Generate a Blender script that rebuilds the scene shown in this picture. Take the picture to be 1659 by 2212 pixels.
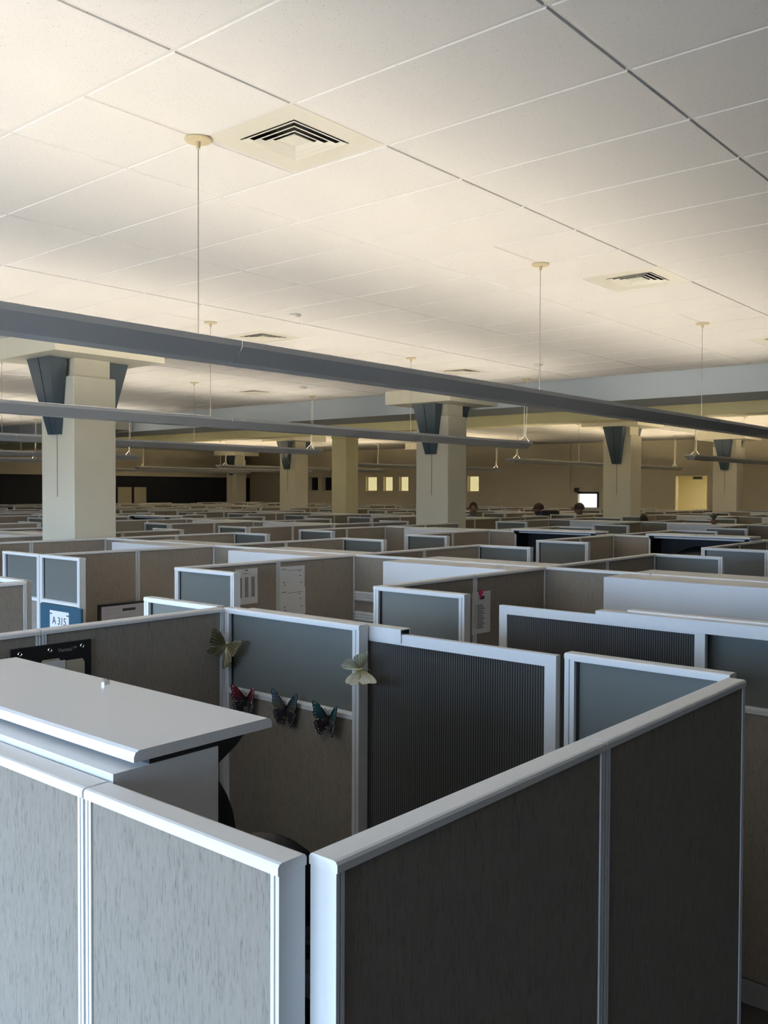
import bpy, bmesh, math, random
from mathutils import Matrix, Vector
random.seed(7)
S = bpy.context.scene
COL = S.collection
for o in list(bpy.data.objects): bpy.data.objects.remove(o)

# ------------------------------------------------------------------ camera
CAMH = 2.145
YAW, PITCH, ROLL, FPX = 0.7048978, -0.0244580, 0.0042580, 1986.233
fw = Vector((math.cos(YAW)*math.cos(PITCH), math.sin(YAW)*math.cos(PITCH), math.sin(PITCH)))
r0 = Vector((math.sin(YAW), -math.cos(YAW), 0)); u0 = r0.cross(fw)
rt = r0*math.cos(ROLL)+u0*math.sin(ROLL); up = -r0*math.sin(ROLL)+u0*math.cos(ROLL)
cd = bpy.data.cameras.new('camera'); cam = bpy.data.objects.new('camera', cd); COL.objects.link(cam)
cam.matrix_world = Matrix(((rt.x, up.x, -fw.x, 0), (rt.y, up.y, -fw.y, 0), (rt.z, up.z, -fw.z, CAMH), (0, 0, 0, 1)))
cd.sensor_fit = 'VERTICAL'; cd.sensor_height = 36.0; cd.lens = FPX/2212*36.0
cd.clip_start = 0.05; cd.clip_end = 200
S.camera = cam
def project(p):
    d = Vector(p)-Vector((0, 0, CAMH)); z = d.dot(fw)
    if z < .2: return None
    return (829.5+FPX*d.dot(rt)/z, 1106-FPX*d.dot(up)/z, z)

# ------------------------------------------------------------------ world + exposure
SKY = 14.5; LAMP = 64.0
w = bpy.data.worlds.new('sky'); S.world = w; w.use_nodes = True
bg = w.node_tree.nodes['Background']
bg.inputs[1].default_value = SKY
wt = w.node_tree; wg = wt.nodes.new('ShaderNodeTexCoord'); wz = wt.nodes.new('ShaderNodeSeparateXYZ'); wr = wt.nodes.new('ShaderNodeValToRGB')   # open sky above, darker ground below
wr.color_ramp.elements[0].position = 0.49; wr.color_ramp.elements[0].color = (.26, .29, .32, 1); wr.color_ramp.elements[1].position = 0.52; wr.color_ramp.elements[1].color = (.47, .69, 1.0, 1)
wm = wt.nodes.new('ShaderNodeMapRange'); wm.inputs[1].default_value = -1; wm.inputs[2].default_value = 1
wt.links.new(wg.outputs['Generated'], wz.inputs[0]); wt.links.new(wz.outputs[2], wm.inputs[0]); wt.links.new(wm.outputs[0], wr.inputs[0]); wt.links.new(wr.outputs[0], bg.inputs[0])
vs = S.view_settings
vs.view_transform = 'Standard'; vs.look = 'None'; vs.gamma = 1.0; vs.exposure = 0.07; vs.use_curve_mapping = False

# ------------------------------------------------------------------ materials
MATS = {}
def nodes(name):
    m = bpy.data.materials.new(name); m.use_nodes = True
    nt = m.node_tree; b = nt.nodes['Principled BSDF']
    MATS[name] = m
    return m, nt, b
def plain(name, col, rough=.5, metal=0, spec=.5, noise=0.0, nscale=40, emit=None, es=0):
    m, nt, b = nodes(name)
    b.inputs['Base Color'].default_value = (*col, 1); b.inputs['Roughness'].default_value = rough
    b.inputs['Metallic'].default_value = metal; b.inputs['Specular IOR Level'].default_value = spec
    if noise:
        tc = nt.nodes.new('ShaderNodeTexCoord'); n = nt.nodes.new('ShaderNodeTexNoise')
        n.inputs['Scale'].default_value = nscale; n.inputs['Detail'].default_value = 4
        r = nt.nodes.new('ShaderNodeMix'); r.data_type = 'RGBA'
        r.inputs[6].default_value = (*[c*(1-noise) for c in col], 1); r.inputs[7].default_value = (*[min(1, c*(1+noise)) for c in col], 1)
        nt.links.new(tc.outputs['Object'], n.inputs['Vector']); nt.links.new(n.outputs['Fac'], r.inputs[0]); nt.links.new(r.outputs[2], b.inputs['Base Color'])
    if emit:
        b.inputs['Emission Color'].default_value = (*emit, 1); b.inputs['Emission Strength'].default_value = es
    return m
def fabric_mat(name, col):
    m, nt, b = nodes(name)
    tc = nt.nodes.new('ShaderNodeTexCoord'); mp = nt.nodes.new('ShaderNodeMapping'); mp.inputs['Scale'].default_value = (190, 190, 26)
    n = nt.nodes.new('ShaderNodeTexNoise'); n.inputs['Scale'].default_value = 1; n.inputs['Detail'].default_value = 3; n.inputs['Distortion'].default_value = .7
    mp2 = nt.nodes.new('ShaderNodeMapping'); mp2.inputs['Scale'].default_value = (520, 520, 60)
    n2 = nt.nodes.new('ShaderNodeTexNoise'); n2.inputs['Scale'].default_value = 1; n2.inputs['Detail'].default_value = 2
    cr = nt.nodes.new('ShaderNodeValToRGB')
    e = cr.color_ramp.elements
    e[0].position = .30; e[0].color = (*[c*.58 for c in col], 1); e[1].position = .46; e[1].color = (*[c*.97 for c in col], 1)
    x = e.new(.72); x.color = (*[c*1.12 for c in col], 1)
    mx = nt.nodes.new('ShaderNodeMix'); mx.data_type = 'FLOAT'; mx.inputs[0].default_value = .4
    bp = nt.nodes.new('ShaderNodeBump'); bp.inputs['Strength'].default_value = .35; bp.inputs['Distance'].default_value = .0015
    L = nt.links.new
    L(tc.outputs['Object'], mp.inputs[0]); L(mp.outputs[0], n.inputs['Vector']); L(tc.outputs['Object'], mp2.inputs[0]); L(mp2.outputs[0], n2.inputs['Vector'])
    L(n.outputs['Fac'], mx.inputs[2]); L(n2.outputs['Fac'], mx.inputs[3]); L(mx.outputs[0], cr.inputs[0])
    L(cr.outputs[0], b.inputs['Base Color']); L(mx.outputs[0], bp.inputs['Height']); L(bp.outputs[0], b.inputs['Normal'])
    b.inputs['Roughness'].default_value = .95; b.inputs['Specular IOR Level'].default_value = .1
    return m
def tile_mat(name, col):
    m, nt, b = nodes(name)
    tc = nt.nodes.new('ShaderNodeTexCoord'); L = nt.links.new
    v = nt.nodes.new('ShaderNodeTexNoise'); v.inputs['Scale'].default_value = 170; v.inputs['Detail'].default_value = 2
    cr = nt.nodes.new('ShaderNodeValToRGB'); e = cr.color_ramp.elements
    e[0].position = .265; e[0].color = (*[c*.45 for c in col], 1); e[1].position = .34; e[1].color = (*col, 1)
    bp = nt.nodes.new('ShaderNodeBump'); bp.inputs['Strength'].default_value = .25; bp.inputs['Distance'].default_value = .001
    geo = nt.nodes.new('ShaderNodeNewGeometry')
    L(geo.outputs['Position'], v.inputs['Vector']); L(v.outputs['Fac'], cr.inputs[0]); L(cr.outputs[0], b.inputs['Base Color'])
    L(v.outputs['Fac'], bp.inputs['Height']); L(bp.outputs[0], b.inputs['Normal'])
    b.inputs['Roughness'].default_value = .95; b.inputs['Specular IOR Level'].default_value = .1
    return m
def frosted(name, col, tr, rough, alpha=1.0):
    m, nt, b = nodes(name); L = nt.links.new
    b.inputs['Base Color'].default_value = (*col, 1); b.inputs['Roughness'].default_value = rough; b.inputs['Specular IOR Level'].default_value = .5
    t = nt.nodes.new('ShaderNodeBsdfTranslucent'); t.inputs[0].default_value = (*[min(1, c*1.8) for c in col], 1)
    mx = nt.nodes.new('ShaderNodeMixShader'); mx.inputs[0].default_value = tr
    out = nt.nodes['Material Output']
    L(b.outputs[0], mx.inputs[1]); L(t.outputs[0], mx.inputs[2])
    if alpha < 1:
        tp = nt.nodes.new('ShaderNodeBsdfTransparent'); tp.inputs[0].default_value = (.8, .85, .85, 1)
        m2 = nt.nodes.new('ShaderNodeMixShader'); m2.inputs[0].default_value = alpha
        L(tp.outputs[0], m2.inputs[1]); L(mx.outputs[0], m2.inputs[2]); L(m2.outputs[0], out.inputs[0])
    else: L(mx.outputs[0], out.inputs[0])
    return m
FAB = fabric_mat('fabric', (.295, .262, .22))
TRIM = plain('trim_paint', (.82, .82, .81), .38, noise=.03)
CAP = plain('cap_paint', (.86, .85, .83), .35, noise=.03)
BASE = plain('base_paint', (.33, .33, .34), .4, noise=.05)
DARK = plain('dark_slot', (.015, .016, .017), .6, noise=.1)
GLASS = frosted('frosted_glass', (.225, .24, .225), .24, .3)
RIB = frosted('ribbed_sheet', (.14, .135, .13), .15, .28, .84)
def rib_webs(m):   # the inner webs of the twin-wall sheet show as darker lines
    nt = m.node_tree; L = nt.links.new; b = nt.nodes['Principled BSDF']
    tc = nt.nodes.new('ShaderNodeTexCoord'); sx = nt.nodes.new('ShaderNodeSeparateXYZ'); mu = nt.nodes.new('ShaderNodeMath'); mu.operation = 'MULTIPLY'; mu.inputs[1].default_value = 1/.0105
    fr = nt.nodes.new('ShaderNodeMath'); fr.operation = 'FRACT'; cr = nt.nodes.new('ShaderNodeValToRGB'); e = cr.color_ramp.elements
    e[0].position = .28; e[0].color = (.06, .06, .06, 1); e[1].position = .42; e[1].color = (.27, .265, .25, 1)
    L(tc.outputs['Object'], sx.inputs[0]); L(sx.outputs[1], mu.inputs[0]); L(mu.outputs[0], fr.inputs[0]); L(fr.outputs[0], cr.inputs[0]); L(cr.outputs[0], b.inputs['Base Color'])
rib_webs(RIB)
BINW = plain('bin_white', (.83, .83, .83), .28, noise=.02)
BLACK = plain('black_plastic', (.010, .010, .011), .45, noise=.2)
TILE = tile_mat('ceiling_tile', (.80, .775, .75))
GRID = plain('grid_paint', (.72, .70, .67), .5, noise=.02)
FIX = plain('fixture_metal', (.56, .58, .60), .35, metal=.15, noise=.03)
FIXTOP = plain('fixture_reflector', (.8, .79, .76), .4, noise=.02)
LAMPW = plain('lamp_glow_warm', (.9, .9, .9), .5, emit=(1.0, .83, .55), es=LAMP*1.35, noise=.01)
LAMPM = plain('lamp_glow', (.9, .9, .9), .5, emit=(1.0, .905, .755), es=LAMP, noise=.01)
BRASS = plain('canopy_cream', (.55, .47, .30), .4, noise=.05)
WIRE = plain('wire', (.25, .23, .2), .4, metal=.6, noise=.1)
CORD = plain('white_cord', (.75, .73, .66), .5, noise=.05)
WALLP = plain('wall_paint', (.80, .72, .54), .8, noise=.04, nscale=3)
WALLD = plain('wall_dark_blue', (.010, .013, .018), .7, noise=.1, nscale=4)
WALLN = plain('wall_back', (.70, .67, .62), .8, noise=.04, nscale=3)
COLP = plain('column_paint', (.78, .74, .60), .7, noise=.02, nscale=5)
BEAMW = plain('beam_white', (.80, .86, .90), .75, noise=.02, nscale=3)
BEAMY = plain('beam_yellow', (.86, .80, .52), .75, noise=.02, nscale=3)
BLUE = plain('bracket_blue', (.045, .075, .105), .45, noise=.06, nscale=12)
CARPET = plain('carpet', (.05, .045, .043), .98, spec=.05, noise=.4, nscale=250)
VENT = plain('diffuser_metal', (.70, .67, .58), .45, noise=.03)
PAPER = plain('paper', (.80, .80, .80), .8, noise=.03)
INK = plain('ink', (.04, .04, .045), .7, noise=.1)
INKG = plain('ink_grey', (.30, .30, .31), .7, noise=.1)
PINK = plain('pink_clip', (.75, .05, .2), .4, noise=.05)
BLUEB = plain('blue_board', (.03, .095, .15), .9, noise=.12, nscale=120)
MANILA = plain('manila', (.50, .46, .34), .8, noise=.06)
STEEL = plain('steel', (.62, .62, .63), .25, metal=1, noise=.05)
SCREEN = plain('screen', (.30, .29, .30), .35, emit=(.42, .40, .42), es=.10, noise=.15, nscale=6)
LITY = plain('lit_window', (.5, .45, .25), .4, emit=(.95, .85, .45), es=.62, noise=.05, nscale=2)
LITW = plain('door_daylight', (.8, .8, .8), .4, emit=(.95, .98, 1.0), es=.95, noise=.02)
CREAM = plain('cream_door', (.62, .57, .38), .6, noise=.04, nscale=3)
ROOMY = plain('room_cream', (.80, .72, .46), .8, noise=.02, nscale=3)
SKIN = plain('skin', (.22, .12, .08), .5, noise=.08)
HAIRB = plain('hair_black', (.012, .009, .008), .6, noise=.3)
HAIRR = plain('hair_brown', (.05, .02, .012), .6, noise=.3)
CLOTH1 = plain('cloth_grey', (.12, .12, .14), .9, noise=.1)
CLOTH2 = plain('cloth_navy', (.03, .04, .08), .9, noise=.1)
LEAF = plain('leaf', (.03, .06, .02), .5, noise=.3)
POT = plain('pot', (.2, .09, .05), .7, noise=.1)

# ------------------------------------------------------------------ mesh helpers
class MB:
    def __init__(s): s.v = []; s.f = []; s.m = []; s.mats = []
    def mi(s, mat):
        if mat not in s.mats: s.mats.append(mat)
        return s.mats.index(mat)
    def box(s, x0, x1, y0, y1, z0, z1, mat):
        b = len(s.v); k = s.mi(mat)
        s.v += [(x0, y0, z0), (x1, y0, z0), (x1, y1, z0), (x0, y1, z0), (x0, y0, z1), (x1, y0, z1), (x1, y1, z1), (x0, y1, z1)]
        for q in ((0, 3, 2, 1), (4, 5, 6, 7), (0, 1, 5, 4), (1, 2, 6, 5), (2, 3, 7, 6), (3, 0, 4, 7)): s.f.append([b+i for i in q]); s.m.append(k)
        return s
    def hexa(s, p, mat):   # eight points, bottom ring then top ring
        b = len(s.v); k = s.mi(mat); s.v += [tuple(q) for q in p]
        for q in ((0, 3, 2, 1), (4, 5, 6, 7), (0, 1, 5, 4), (1, 2, 6, 5), (2, 3, 7, 6), (3, 0, 4, 7)): s.f.append([b+i for i in q]); s.m.append(k)
        return s
    def prism(s, prof, a0, a1, mat, axis='x', ins=(0, 0)):   # closed profile extruded; prof in the two other axes
        n = len(prof); b = len(s.v); k = s.mi(mat)
        for a in (a0, a1):
            for p, q in prof: s.v.append({'x': (a, p, q), 'y': (p, a, q), 'z': (p, q, a)}[axis])
        for i in range(n):
            j = (i+1) % n; s.f.append([b+i, b+j, b+n+j, b+n+i]); s.m.append(k)
        s.f.append([b+i for i in range(n)][::-1]); s.m.append(k); s.f.append([b+n+i for i in range(n)]); s.m.append(k)
        return s
    def tube(s, pts, r, mat, n=6):
        k = s.mi(mat); rings = []
        for i, p in enumerate(pts):
            p = Vector(p); a = Vector(pts[max(0, i-1)]); c = Vector(pts[min(len(pts)-1, i+1)]); t = (c-a).normalized()
            h = Vector((0, 0, 1)) if abs(t.z) < .9 else Vector((1, 0, 0)); e1 = t.cross(h).normalized(); e2 = t.cross(e1)
            rr = r[i] if isinstance(r, (list, tuple)) else r
            b = len(s.v); rings.append(b)
            for q in range(n):
                g = 2*math.pi*q/n; s.v.append(tuple(p+e1*rr*math.cos(g)+e2*rr*math.sin(g)))
        for a, b in zip(rings, rings[1:]):
            for q in range(n): s.f.append([a+q, a+(q+1) % n, b+(q+1) % n, b+q]); s.m.append(k)
        s.f.append([rings[0]+q for q in range(n)][::-1]); s.m.append(k); s.f.append([rings[-1]+q for q in range(n)]); s.m.append(k)
        return s
    def lathe(s, prof, mat, c=(0, 0, 0), n=24):   # (r,z) profile about z
        k = s.mi(mat); b = len(s.v)
        for r, z in prof:
            for q in range(n):
                g = 2*math.pi*q/n; s.v.append((c[0]+r*math.cos(g), c[1]+r*math.sin(g), c[2]+z))
        for i in range(len(prof)-1):
            for q in range(n): s.f.append([b+i*n+q, b+i*n+(q+1) % n, b+(i+1)*n+(q+1) % n, b+(i+1)*n+q]); s.m.append(k)
        s.f.append([b+q for q in range(n)][::-1]); s.m.append(k); s.f.append([b+(len(prof)-1)*n+q for q in range(n)]); s.m.append(k)
        return s
    def poly(s, pts, th, mat, axis='y'):   # flat outline with thickness, pts in (a,z)
        return s.prism(pts, -th/2, th/2, mat, axis)
    def mesh(s, name, smooth=False):
        me = bpy.data.meshes.new(name); me.from_pydata(s.v, [], s.f)
        for m in s.mats: me.materials.append(m)
        me.polygons.foreach_set('material_index', s.m)
        if smooth: me.polygons.foreach_set('use_smooth', [True]*len(s.f))
        bm = bmesh.new(); bm.from_mesh(me); bmesh.ops.recalc_face_normals(bm, faces=bm.faces); bm.to_mesh(me); bm.free()
        me.update(); return me
def obj(name, me, parent=None, loc=(0, 0, 0), rz=0, rot=None):
    if isinstance(me, MB): me = me.mesh(name)
    o = bpy.data.objects.new(name, me); COL.objects.link(o); o.location = loc
    o.rotation_euler = rot if rot else (0, 0, rz)
    if parent: o.parent = parent
    return o
def tag(o, label, cat, group=None, kind=None):
    o['label'] = label; o['category'] = cat
    if group: o['group'] = group
    if kind: o['kind'] = kind
    return o
def thing(name, label, cat, loc=(0, 0, 0), rz=0, group=None, rot=None):
    o = bpy.data.objects.new(name, None); COL.objects.link(o); o.location = loc; o.rotation_euler = rot if rot else (0, 0, rz)
    o.empty_display_size = .1
    return tag(o, label, cat, group)
def struct(name, mb, label=None, cat=None):
    o = obj(name, mb); o['kind'] = 'structure'
    if label: o['label'] = label
    if cat: o['category'] = cat
    return o
CACHE = {}
def cached(key, fn):
    if key not in CACHE: CACHE[key] = fn()
    return CACHE[key]
def bevel(me, w, seg=2):
    bm = bmesh.new(); bm.from_mesh(me); bmesh.ops.bevel(bm, geom=list(bm.edges), offset=w, segments=seg, affect='EDGES', profile=.6); bm.to_mesh(me); bm.free(); return me
def textmesh(name, txt, size, mat, depth=.0006):
    cu = bpy.data.curves.new(name, 'FONT'); cu.body = txt; cu.size = size; cu.extrude = depth; cu.align_x = 'CENTER'; cu.align_y = 'CENTER'; cu.resolution_u = 3
    t = bpy.data.objects.new(name, cu); COL.objects.link(t)
    dg = bpy.context.evaluated_depsgraph_get(); me = bpy.data.meshes.new_from_object(t.evaluated_get(dg))
    bpy.data.objects.remove(t); me.materials.clear(); me.materials.append(mat); return me

# ------------------------------------------------------------------ room shell
CEIL = 3.766; PT = 1.605
XW, XF, YN, YB = -2.6, 28.3, -7.0, 32.2       # window wall, far wall, near side wall, dark wall
GX, GY = 2.1148, 2.8285                        # ceiling grid origin
def wall_with_holes(axis, c0, c1, a0, a1, z0, z1, holes, mat):
    mb = MB(); A = sorted({a0, a1, *[h[0] for h in holes], *[h[1] for h in holes]}); Z = sorted({z0, z1, *[h[2] for h in holes], *[h[3] for h in holes]})
    for p, q in zip(A, A[1:]):
        run = None
        for r, s_ in zip(Z, Z[1:]):
            mid = ((p+q)/2, (r+s_)/2); solid = not any(h[0] < mid[0] < h[1] and h[2] < mid[1] < h[3] for h in holes)
            if solid:
                if axis == 'x': mb.box(c0, c1, p, q, r, s_, mat)
                else: mb.box(p, q, c0, c1, r, s_, mat)
    return mb
floor = struct('floor', MB().box(XW-.2, XF+3, YN-.2, YB+.2, -.15, 0, CARPET))
winholes = [(y, y+2.3, .12, 2.75) for y in (.25, 2.85, 5.45, 8.05)]
struct('wall_window_side', wall_with_holes('x', XW-.2, XW, YN, YB, 0, 4.3, winholes, WALLN))
for i, h in enumerate(winholes):
    mb = MB()
    for y in (h[0], (h[0]+h[1])/2-.02, h[1]-.04): mb.box(XW-.14, XW-.08, y, y+.04, h[2], h[3], TRIM)
    mb.box(XW-.14, XW-.08, h[0], h[1], h[2], h[2]+.04, TRIM); mb.box(XW-.14, XW-.08, h[0], h[1], h[3]-.04, h[3], TRIM)
    struct('window_%d' % (i+1), mb)
    ld = bpy.data.lights.new('window_portal', 'AREA'); ld.shape = 'RECTANGLE'; ld.size = h[3]-h[2]; ld.size_y = h[1]-h[0]; ld.cycles.is_portal = True
    lo = bpy.data.objects.new('window_portal', ld); COL.objects.link(lo); lo.location = (XW-.21, (h[0]+h[1])/2, (h[2]+h[3])/2); lo.rotation_euler = (0, -math.pi/2, 0)
struct('wall_right', MB().box(XW, XF+.2, YN-.2, YN, 0, 4.3, WALLN))

# far wall with lit windows, a doorway and an opening to a lit room
fwins = [(24.46, 25.07, 'y'), (23.63, 24.12, 'y'), (22.82, 23.30, 'y'), (19.46, 19.97, 'y'), (27.81, 28.34, 'd'), (27.01, 27.53, 'd')]
holes = [(a, b, 2.07, 2.675) for a, b, k in fwins]+[(14.63, 15.47, 0, 2.09), (10.93, 11.955, 0, 2.62)]
wf = struct('wall_far', wall_with_holes('x', XF, XF+.22, 15.68, YB, 0, CEIL+.2, [h for h in holes if h[0] > 15.6], WALLP))
wf2 = struct('wall_far_right', wall_with_holes('x', XF+.12, XF+.34, YN, 15.68, 0, CEIL+.2, [h for h in holes if h[0] < 15.6], WALLP))
obj('reveal_strip', MB().box(XF-.012, XF, 15.68, YB, 2.675, 2.695, WALLP), wf)
obj('reveal_strip', MB().box(XF+.108, XF+.12, YN, 15.68, 2.675, 2.695, WALLP), wf2)
for n, (a, b, k) in enumerate(fwins):
    r = thing('window_%d' % (n+5), ('small yellow lit window in the far wall' if k == 'y' else 'small dark window in the far wall'), 'window', (XF, (a+b)/2, 2.07)); r['kind'] = 'structure'
    hw = (b-a)/2; fr = MB()
    for y in (-hw, hw-.03): fr.box(.12, .18, y, y+.03, 0, .605, WALLP)
    fr.box(.12, .18, -hw, hw, 0, .03, WALLP); fr.box(.12, .18, -hw, hw, .575, .605, WALLP)
    obj('window_frame', fr, r)
    obj('pane', MB().box(.145, .155, -hw+.03, hw-.03, .03, .575, LITY if k == 'y' else WALLD), r)
# bright doorway
r = thing('door_1', 'door with bright daylight pane in the far wall', 'door', (XF+.12, 15.05, 0)); r['kind'] = 'structure'
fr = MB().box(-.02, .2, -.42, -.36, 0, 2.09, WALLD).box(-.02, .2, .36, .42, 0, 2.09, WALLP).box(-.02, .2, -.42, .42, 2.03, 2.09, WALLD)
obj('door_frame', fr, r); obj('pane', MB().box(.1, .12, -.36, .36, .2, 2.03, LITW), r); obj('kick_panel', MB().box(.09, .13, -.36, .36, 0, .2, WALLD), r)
t = thing('wall_box', 'grey wall box with black end above the bright doorway', 'wall box', (XF+.0, 15.12, 2.11))
obj('case', MB().box(0, .12, -.36, .2, .0, .10, WALLP), t); obj('end_unit', MB().box(-.02, .12, .2, .37, -.02, .12, BLACK), t)
t = tag(obj('wall_plate', MB().lathe([(.0, 0), (.14, 0), (.14, .03), (.1, .05)], WALLP, n=12), None, (XF+.12, 14.95, 2.79), rot=(0, -math.pi/2, 0)), 'small round plate on the far wall above the doorway', 'wall plate')
# lit room behind the opening
rb = MB(); x0, x1, ya, yb, zt = XF+.34, 31.3, 9.6, 13.4, 2.9
rb.box(x1, x1+.1, ya, yb, 0, zt, ROOMY).box(x0, x1, ya-.1, ya, 0, zt, ROOMY).box(x0, x1, yb, yb+.1, 0, zt, ROOMY).box(x0, x1, ya, yb, zt, zt+.1, ROOMY).box(x1-.9, x1, 11.35, 11.5, 0, zt, ROOMY)
struct('wall_side_room', rb)
t = thing('ceiling_lamp', 'square ceiling lamp in the side room beyond the opening', 'ceiling lamp', (29.7, 11.3, zt))
obj('lamp_frame', MB().box(-.35, .35, -.35, .35, -.05, 0, TRIM), t); obj('lamp_panel', MB().box(-.31, .31, -.31, .31, -.06, -.05, plain('side_room_lamp', (.9, .9, .9), emit=(1, .88, .58), es=30.0, noise=.01)), t)
t = thing('air_grille', 'dark air grille at the top of the side room opening', 'air grille', (28.75, 11.37, 2.56))
gm = MB().box(0, .03, -.15, .15, -.05, .05, BASE); obj('grille_frame', gm, t)
for k in range(3): obj('slat', MB().box(-.01, .0, -.13, .13, -.035+k*.025, -.022+k*.025, DARK), t)
d = thing('door_2', 'beige door leaf beside the lit opening with dark knob', 'door', (XF+.10, 10.77, 0)); d['kind'] = 'structure'
obj('door_leaf', MB().box(-.02, .02, -.15, .15, 0, 2.64, WALLP), d); obj('knob', MB().lathe([(.0, 0), (.03, 0), (.045, .03), (.045, .06), (.02, .07)], BLACK, n=12), d, (-.02, -.12, 1.68), rot=(0, -math.pi/2, 0))

# dark wall on the left with two cream doors, pale bulkhead above
wd = struct('wall_back', MB().box(XW, XF, YB, YB+.2, 0, 2.665, WALLD).box(XW, XF, YB-.06, YB+.2, 2.665, CEIL+.2, WALLP))
obj('bulkhead_edge', MB().box(XW, XF, YB-.08, YB-.06, 2.65, 2.69, WALLP), wd)
for n, (a, b) in enumerate(((21.25, 21.91), (22.02, 22.62))):
    r = thing('door_%d' % (n+3), 'cream door in the dark wall' if n else 'cream door leaf in the dark wall nearest the column', 'door', ((a+b)/2, YB, 0)); r['kind'] = 'structure'
    hw = (b-a)/2; obj('door_leaf', MB().box(-hw, hw, -.04, 0, .0, 2.2, CREAM), r)
    obj('door_frame', MB().box(-hw-.05, -hw, -.05, 0, 0, 2.25, WALLD).box(hw, hw+.05, -.05, 0, 0, 2.25, WALLD).box(-hw, hw, -.05, 0, 2.2, 2.25, WALLD), r)

# ------------------------------------------------------------------ ceiling
XE = 12.0
cl = struct('ceiling', MB().box(XW-.2, XE, YN, YB, CEIL+.12, CEIL+.2, GRID).box(14.3, XF+.4, YN, YB, CEIL+.12, CEIL+.2, GRID)
            .box(XE, 14.3, YN, YB, 4.15, 4.25, BEAMW).box(XE, XE+.02, YN, YB, CEIL+.002, 4.15, GRID).box(XW-.2, XE, YN-.2, YN, CEIL, 4.3, GRID))
TA, TB, GAP = .61, 1.22, .009
DIFF = [(1, 0, 0), (7, 0, 0), (13, 0, 0), (7, 3, .5), (13, 3, .5), (13, 7, 0)]      # tile column, tile row, half
SPLIT = [(0, 0), (5, 0), (10, 0), (15, 0), (5, 3), (10, 3), (15, 3), (1, 0), (7, 0), (13, 0), (7, 3), (13, 3), (13, 7)]
tiles = []
i0, i1, j0, j1 = -8, 16, -8, 24
for i in range(i0, i1+1):
    for j in range(j0, j1):
        xa, xb = GX+i*TA, GX+(i+1)*TA; y_a, y_b = GY+j*TB, GY+(j+1)*TB
        xa = max(xa, XW); xb = min(xb, XE); y_b = min(y_b, YB-.08)
        if xb-xa < .05 or y_b-y_a < .05: continue
        if (i, j) in SPLIT:
            ym = (y_a+y_b)/2
            for h, (p, q) in enumerate(((y_a, ym), (ym, y_b))):
                if (i, j, h*.5) in DIFF: continue
                tiles.append((xa, xb, p, q))
        else: tiles.append((xa, xb, y_a, y_b))
def tile_mesh(lx, ly):
    mb = MB(); g = GAP; e = .004; z0, z1, z2 = 0, .004, .022
    a = [(g+e, g+e, z0), (lx-g-e, g+e, z0), (lx-g-e, ly-g-e, z0), (g+e, ly-g-e, z0)]; b = [(g, g, z1), (lx-g, g, z1), (lx-g, ly-g, z1), (g, ly-g, z1)]; c = [(g, g, z2), (lx-g, g, z2), (lx-g, ly-g, z2), (g, ly-g, z2)]
    mb.v = a+b+c; mb.mi(TILE); mb.f = [[3, 2, 1, 0]]+[[k+p, k+(p+1) % 4, k+4+(p+1) % 4, k+4+p] for k in (0, 4) for p in range(4)]+[[8, 9, 10, 11]]; mb.m = [0]*len(mb.f)
    return mb
def area(t):
    P = [project((x, y, CEIL)) for x, y in ((t[0], t[2]), (t[1], t[2]), (t[1], t[3]), (t[0], t[3]))]
    if any(p is None for p in P): return 0
    if max(p[0] for p in P) < -20 or min(p[0] for p in P) > 1680 or max(p[1] for p in P) < -20: return 0
    return abs(sum(P[k][0]*P[(k+1) % 4][1]-P[(k+1) % 4][0]*P[k][1] for k in range(4)))/2
tiles.sort(key=area, reverse=True)
rest = MB(); rest.mi(TILE)
for n, t in enumerate(tiles):
    lx, ly = round(t[1]-t[0], 3), round(t[3]-t[2], 3)
    if n < 296 and area(t) > 0:
        obj('ceiling_tile', cached(('tile', lx, ly), lambda: tile_mesh(lx, ly).mesh('ceiling_tile')), cl, (t[0], t[2], CEIL))
    else:
        m = tile_mesh(lx, ly); b = len(rest.v); rest.v += [(x+t[0], y+t[2], z+CEIL) for x, y, z in m.v]; rest.f += [[b+k for k in f] for f in m.f]; rest.m += m.m
for xa0, xb0 in ((14.3, 16.5), (17.15, XF+.3)):
    x = xa0
    while x < xb0-.05:
        xe = min(x+TA, xb0); y = GY-8*TB
        while y < YB-.1:
            ye = min(y+TB, YB-.08)
            if ye-y > .06:
                m = tile_mesh(xe-x, ye-y); b = len(rest.v); rest.v += [(p+x, q+y, z+CEIL) for p, q, z in m.v]; rest.f += [[b+k for k in f] for f in m.f]; rest.m += m.m
            y += TB
        x += TA
o = obj('ceiling_tile_field', rest, cl); o['kind'] = 'stuff'
for j in range(j0, j1+1):
    y = GY+j*TB
    if y < YB: obj('grid_rail', cached('gx', lambda: MB().box(XW, XE, -.012, .012, 0, .012, GRID).mesh('grid_rail')), cl, (0, y, CEIL+.005))
for i in range(i0, i1+1):
    x = GX+i*TA
    if x > XW: obj('grid_cross_rail', cached('gy', lambda: MB().box(-.012, .012, YN, YB, 0, .012, GRID).mesh('grid_cross_rail')), cl, (x, 0, CEIL+.0045))
for (i, j) in SPLIT: obj('grid_half_rail', cached('gh', lambda: MB().box(0, TA, -.012, .012, 0, .012, GRID).mesh('grid_half_rail')), cl, (GX+i*TA, GY+(j+.5)*TB, CEIL+.004))

# beams beyond the first ceiling field
struct('trim_1', MB().box(13.05, 14.3, YN, YB, 3.52, 4.2, BEAMW), 'pale blue-grey dropped ceiling beam crossing the room', 'beam')
struct('trim_2', MB().box(16.5, 17.15, YN, YB, 3.52, 4.0, BEAMY), 'pale yellow dropped ceiling beam behind the first beam', 'beam')

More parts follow.
